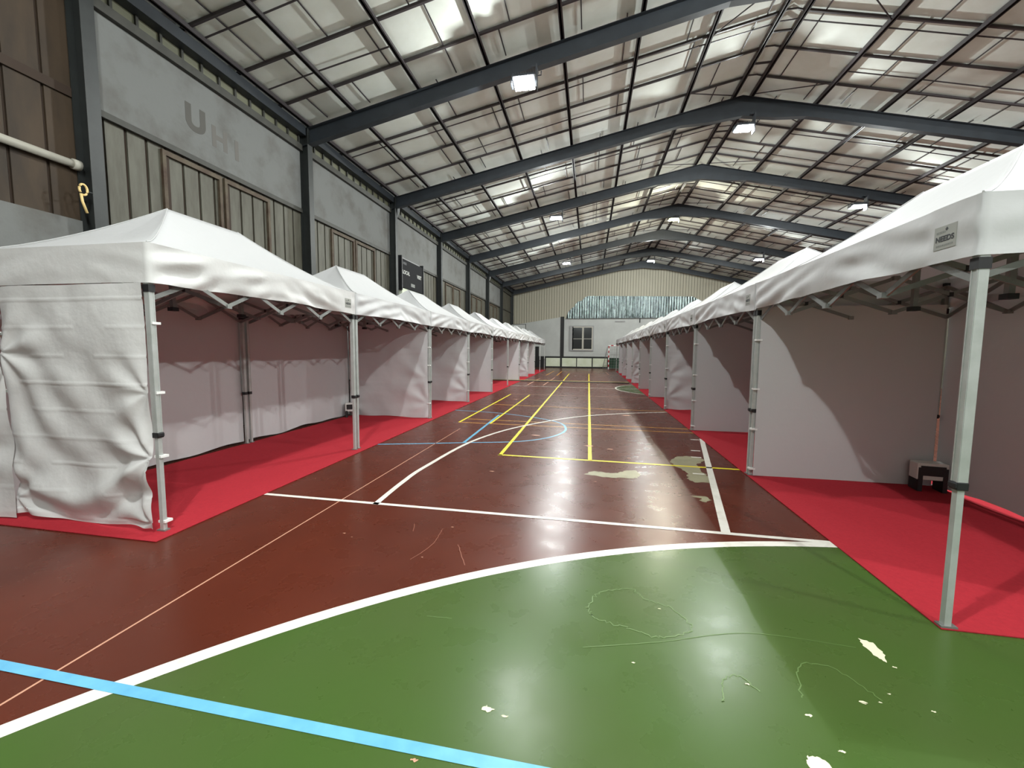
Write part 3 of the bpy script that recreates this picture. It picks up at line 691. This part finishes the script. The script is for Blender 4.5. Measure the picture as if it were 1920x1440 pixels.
# ---- scoreboard
sb = empty('scoreboard', (-6.78, 15.1, 3.8)); tag(sb, 'black scoreboard marked LOCAL hung on the left wall between two columns', 'scoreboard')
mb = MB(); mb.box(-.06, .06, -.95, .95, 0, 1.03, M['scb']); mb.build('display_face', sb)
mb = MB()
for y in (-.97, .97): mb.box(-.12, .09, y-.03, y+.03, -.1, 1.12, M['black'])
mb.box(-.22, -.06, -.95, .95, 1.03, 1.12, M['winf']); mb.build('support_frame', sb)
mb = MB(); mb.box(-.1, .04, -.9, .9, -.30, -.02, M['board']); mb.build('lower_board', sb)
def tm(y, z): mm = RW.copy(); mm.translation = (.062, y, z); return mm
text_mesh('LOCAL', .19, M['text'], 'scoreboard_lettering', sb, tm(-.58, .56), .002, .004)
text_mesh('VISIT', .19, M['text'], 'scoreboard_lettering', sb, tm(.60, .58), .002, .004)
mb = MB(); mb.box(.06, .064, -.17, .17, .12, .24, M['inkp']); mb.box(.06, .064, -.85, -.55, .84, .93, M['ink']); mb.build('score_plate', sb)

# ---- downpipes
for y, lab in ((FRY[4]+.16, 'grey downpipe beside the second column past the scoreboardless bay, left wall'), (FRY[7]+.16, 'grey downpipe beside a column far along the left wall')):
    mb = MB(); mb.tube([(XL+.12, y, 0), (XL+.12, y, 6.0), (XL+.16, y, 6.15), (XL+.3, y-.1, 6.35), (XL+.32, y-.1, 6.6)], .05, M['gpipe'], 10)
    o = mb.build('downpipe', smooth=True); tag(o, 'grey downpipe beside the column just before the scoreboard' if y < 20 else lab, 'pipe')
# ---- white pipe and cream tubing at the near left
mb = MB(); mb.tube([(-6.93, -2.0, 4.02), (-6.93, 4.66, 4.02)], .052, M['pipe'], 12); mb.tube([(-6.93, 4.6, 4.02), (-6.93, 4.68, 4.02)], .07, M['pipe'], 12)
tag(mb.build('wall_pipe', smooth=True), 'white horizontal pipe on the brown wall ending at the nearest column', 'pipe')
mb = MB()  # cream loop and tail of a letter P, drawn as plain tubes
ring = [(.045+.045*math.cos(a), .28+.07*math.sin(a)) for a in [math.radians(-100+k*20) for k in range(17)]]
mb.tube([(-6.74, 4.53+y, 3.38+z) for y, z in ring], .014, M['cream'], 8); mb.tube([(-6.74, 4.545, 3.60), (-6.74, 4.555, 3.50), (-6.74, 4.60, 3.36)], .016, M['cream'], 8)
mb.box(-6.75, -6.74, 4.60, 4.687, 3.64, 3.66, M['steel_c'])
tag(mb.build('p_tubing', smooth=True), 'cream tubing shaped like the letter P on the side of the nearest column', 'tubing')

# ---- socket boxes on the floor inside two tents
def socket(x, y, rz, lab, lg=.16):
    b = empty('socket_box', (x, y, 0), rz); tag(b, lab, 'socket box', 'socket boxes in the tents')
    mb = MB(); mb.box(-.14, .14, -.08, .08, .14, .33, M['boxg']); mb.build('body', b, bevel=.01)
    mb = MB(); mb.box(-.11, .11, .08, .088, .19, .30, M['black']); mb.build('front_panel', b)
    for s_ in (-1, 1):
        mb = MB(); mb.box(s_*.11-.02, s_*.11+.02, -.09, .09, .0095, lg, M['black']); mb.build('leg', b)
socket(-5.30, 8.50, math.radians(-150), 'small white socket box on black feet in the back corner of the nearest left tents')
socket(3.80, 5.36, math.radians(172), 'grey socket box on black feet in the back corner of the nearest right tent', .28)

# ---- cable protector across the aisle
mb = MB(); a = Vector((-5.2, 20.45, 0)); b_ = Vector((2.4, 20.42, 0))
mb.prism([(a.x, 20.60, .0095), (a.x, 20.35, .0095), (a.x, 20.42, .05), (a.x, 20.53, .05)], (1, 0, 0), 7.1, M['cable'])
cp = mb.build('cable_protector'); tag(cp, 'low black cable ramp with pale yellow lid lying across the aisle', 'cable cover')
mb = MB(); mb.box(a.x, a.x+7.1, 20.44, 20.56, .05, .056, M['cabley']); mb.build('lid', cp)

# ---- handball goal
G = empty('handball_goal', (1.6, 35.9, 0)); tag(G, 'red and white striped handball goal at the far end, partly behind the right tents', 'goal')
def striped(mb, a, b, n):
    a = Vector(a); b = Vector(b)
    for k in range(n):
        mb.bar(a+(b-a)*k/n, a+(b-a)*(k+1)/n, .08, .08, M['gred' if k % 2 else 'gwhite'])
for x, nm in ((0, 'goal_post'), (3.0, 'goal_post')):
    mb = MB(); striped(mb, (x, 0, 0), (x, 0, 1.96), 10); mb.build(nm, G)
mb = MB(); striped(mb, (-.04, 0, 2.0), (3.04, 0, 2.0), 15); mb.build('crossbar', G)
mb = MB()
for x, o_ in ((0, -.45), (3, .45)): mb.tube([(x, .04, 1.98), (x+o_*.2, .3, 1.9), (x+o_, 1.0, .03)], .02, M['gpipe'], 6); mb.tube([(x, 0, .03), (x+o_, 1.0, .03)], .02, M['gpipe'], 6)
mb.tube([(-.45, 1.0, .03), (3.45, 1.0, .03)], .02, M['gpipe'], 6); mb.build('back_frame', G)
mb = MB()
for k in range(18):
    x = -.4+k*.225; xt = min(max(x, -.1), 3.1); mb.tube([(xt, .3, 1.9), (x, 1.0, .04)], .004, M['net'], 4)
for k in range(9):
    t = k/8; mb.tube([(-.09-.36*t, .3+.7*t, 1.9-1.86*t), (3.09+.36*t, .3+.7*t, 1.9-1.86*t)], .004, M['net'], 4)
    mb.tube([(0-.05*t, .02, 1.95-1.9*t), (-.09-.36*t, .3+.7*t, 1.9-1.86*t)], .004, M['net'], 4)
mb.build('net', G)
mb = MB(); mb.box(1.66, 2.9, YF-.36, YF-.10, 0, .9, M['dgreen']); mb.box(1.66, 2.9, YF-.38, YF-.10, .9, .93, M['blackp'])
tag(mb.build('storage_box', bevel=.01), 'dark green box against the far wall behind the goal', 'box')

# ---- basketball backboard at the far left
B = empty('basketball_backboard', (-6.0, 35.2, 0)); tag(B, 'white basketball backboard with black edge rising behind the far left tents', 'backboard')
mb = MB(); mb.box(-.7, .6, -.02, .02, 2.72, 3.78, M['fwhite']); mb.build('board', B)
mb = MB()
for a_, b2, c_, d_ in ((-.7, .6, 3.74, 3.78), (-.7, .6, 2.72, 2.76), (-.7, -.66, 2.76, 3.74), (.56, .6, 2.76, 3.74)): mb.box(a_, b2, -.03, -.02, c_, d_, M['blackp'])
mb.build('border', B)
mb = MB(); mb.bar((-.3, .02, 3.1), (-.3, 2.03, 3.1), .06, .06, M['blackp']); mb.bar((.2, .02, 3.1), (.2, 2.03, 3.1), .06, .06, M['blackp']); mb.build('wall_bracket', B)
mb = MB(); mb.tube([(-.05+.22*math.cos(k*math.pi/10), -.27+.22*math.sin(k*math.pi/10), 2.85) for k in range(21)], .012, M['gred'], 6); mb.build('hoop', B)
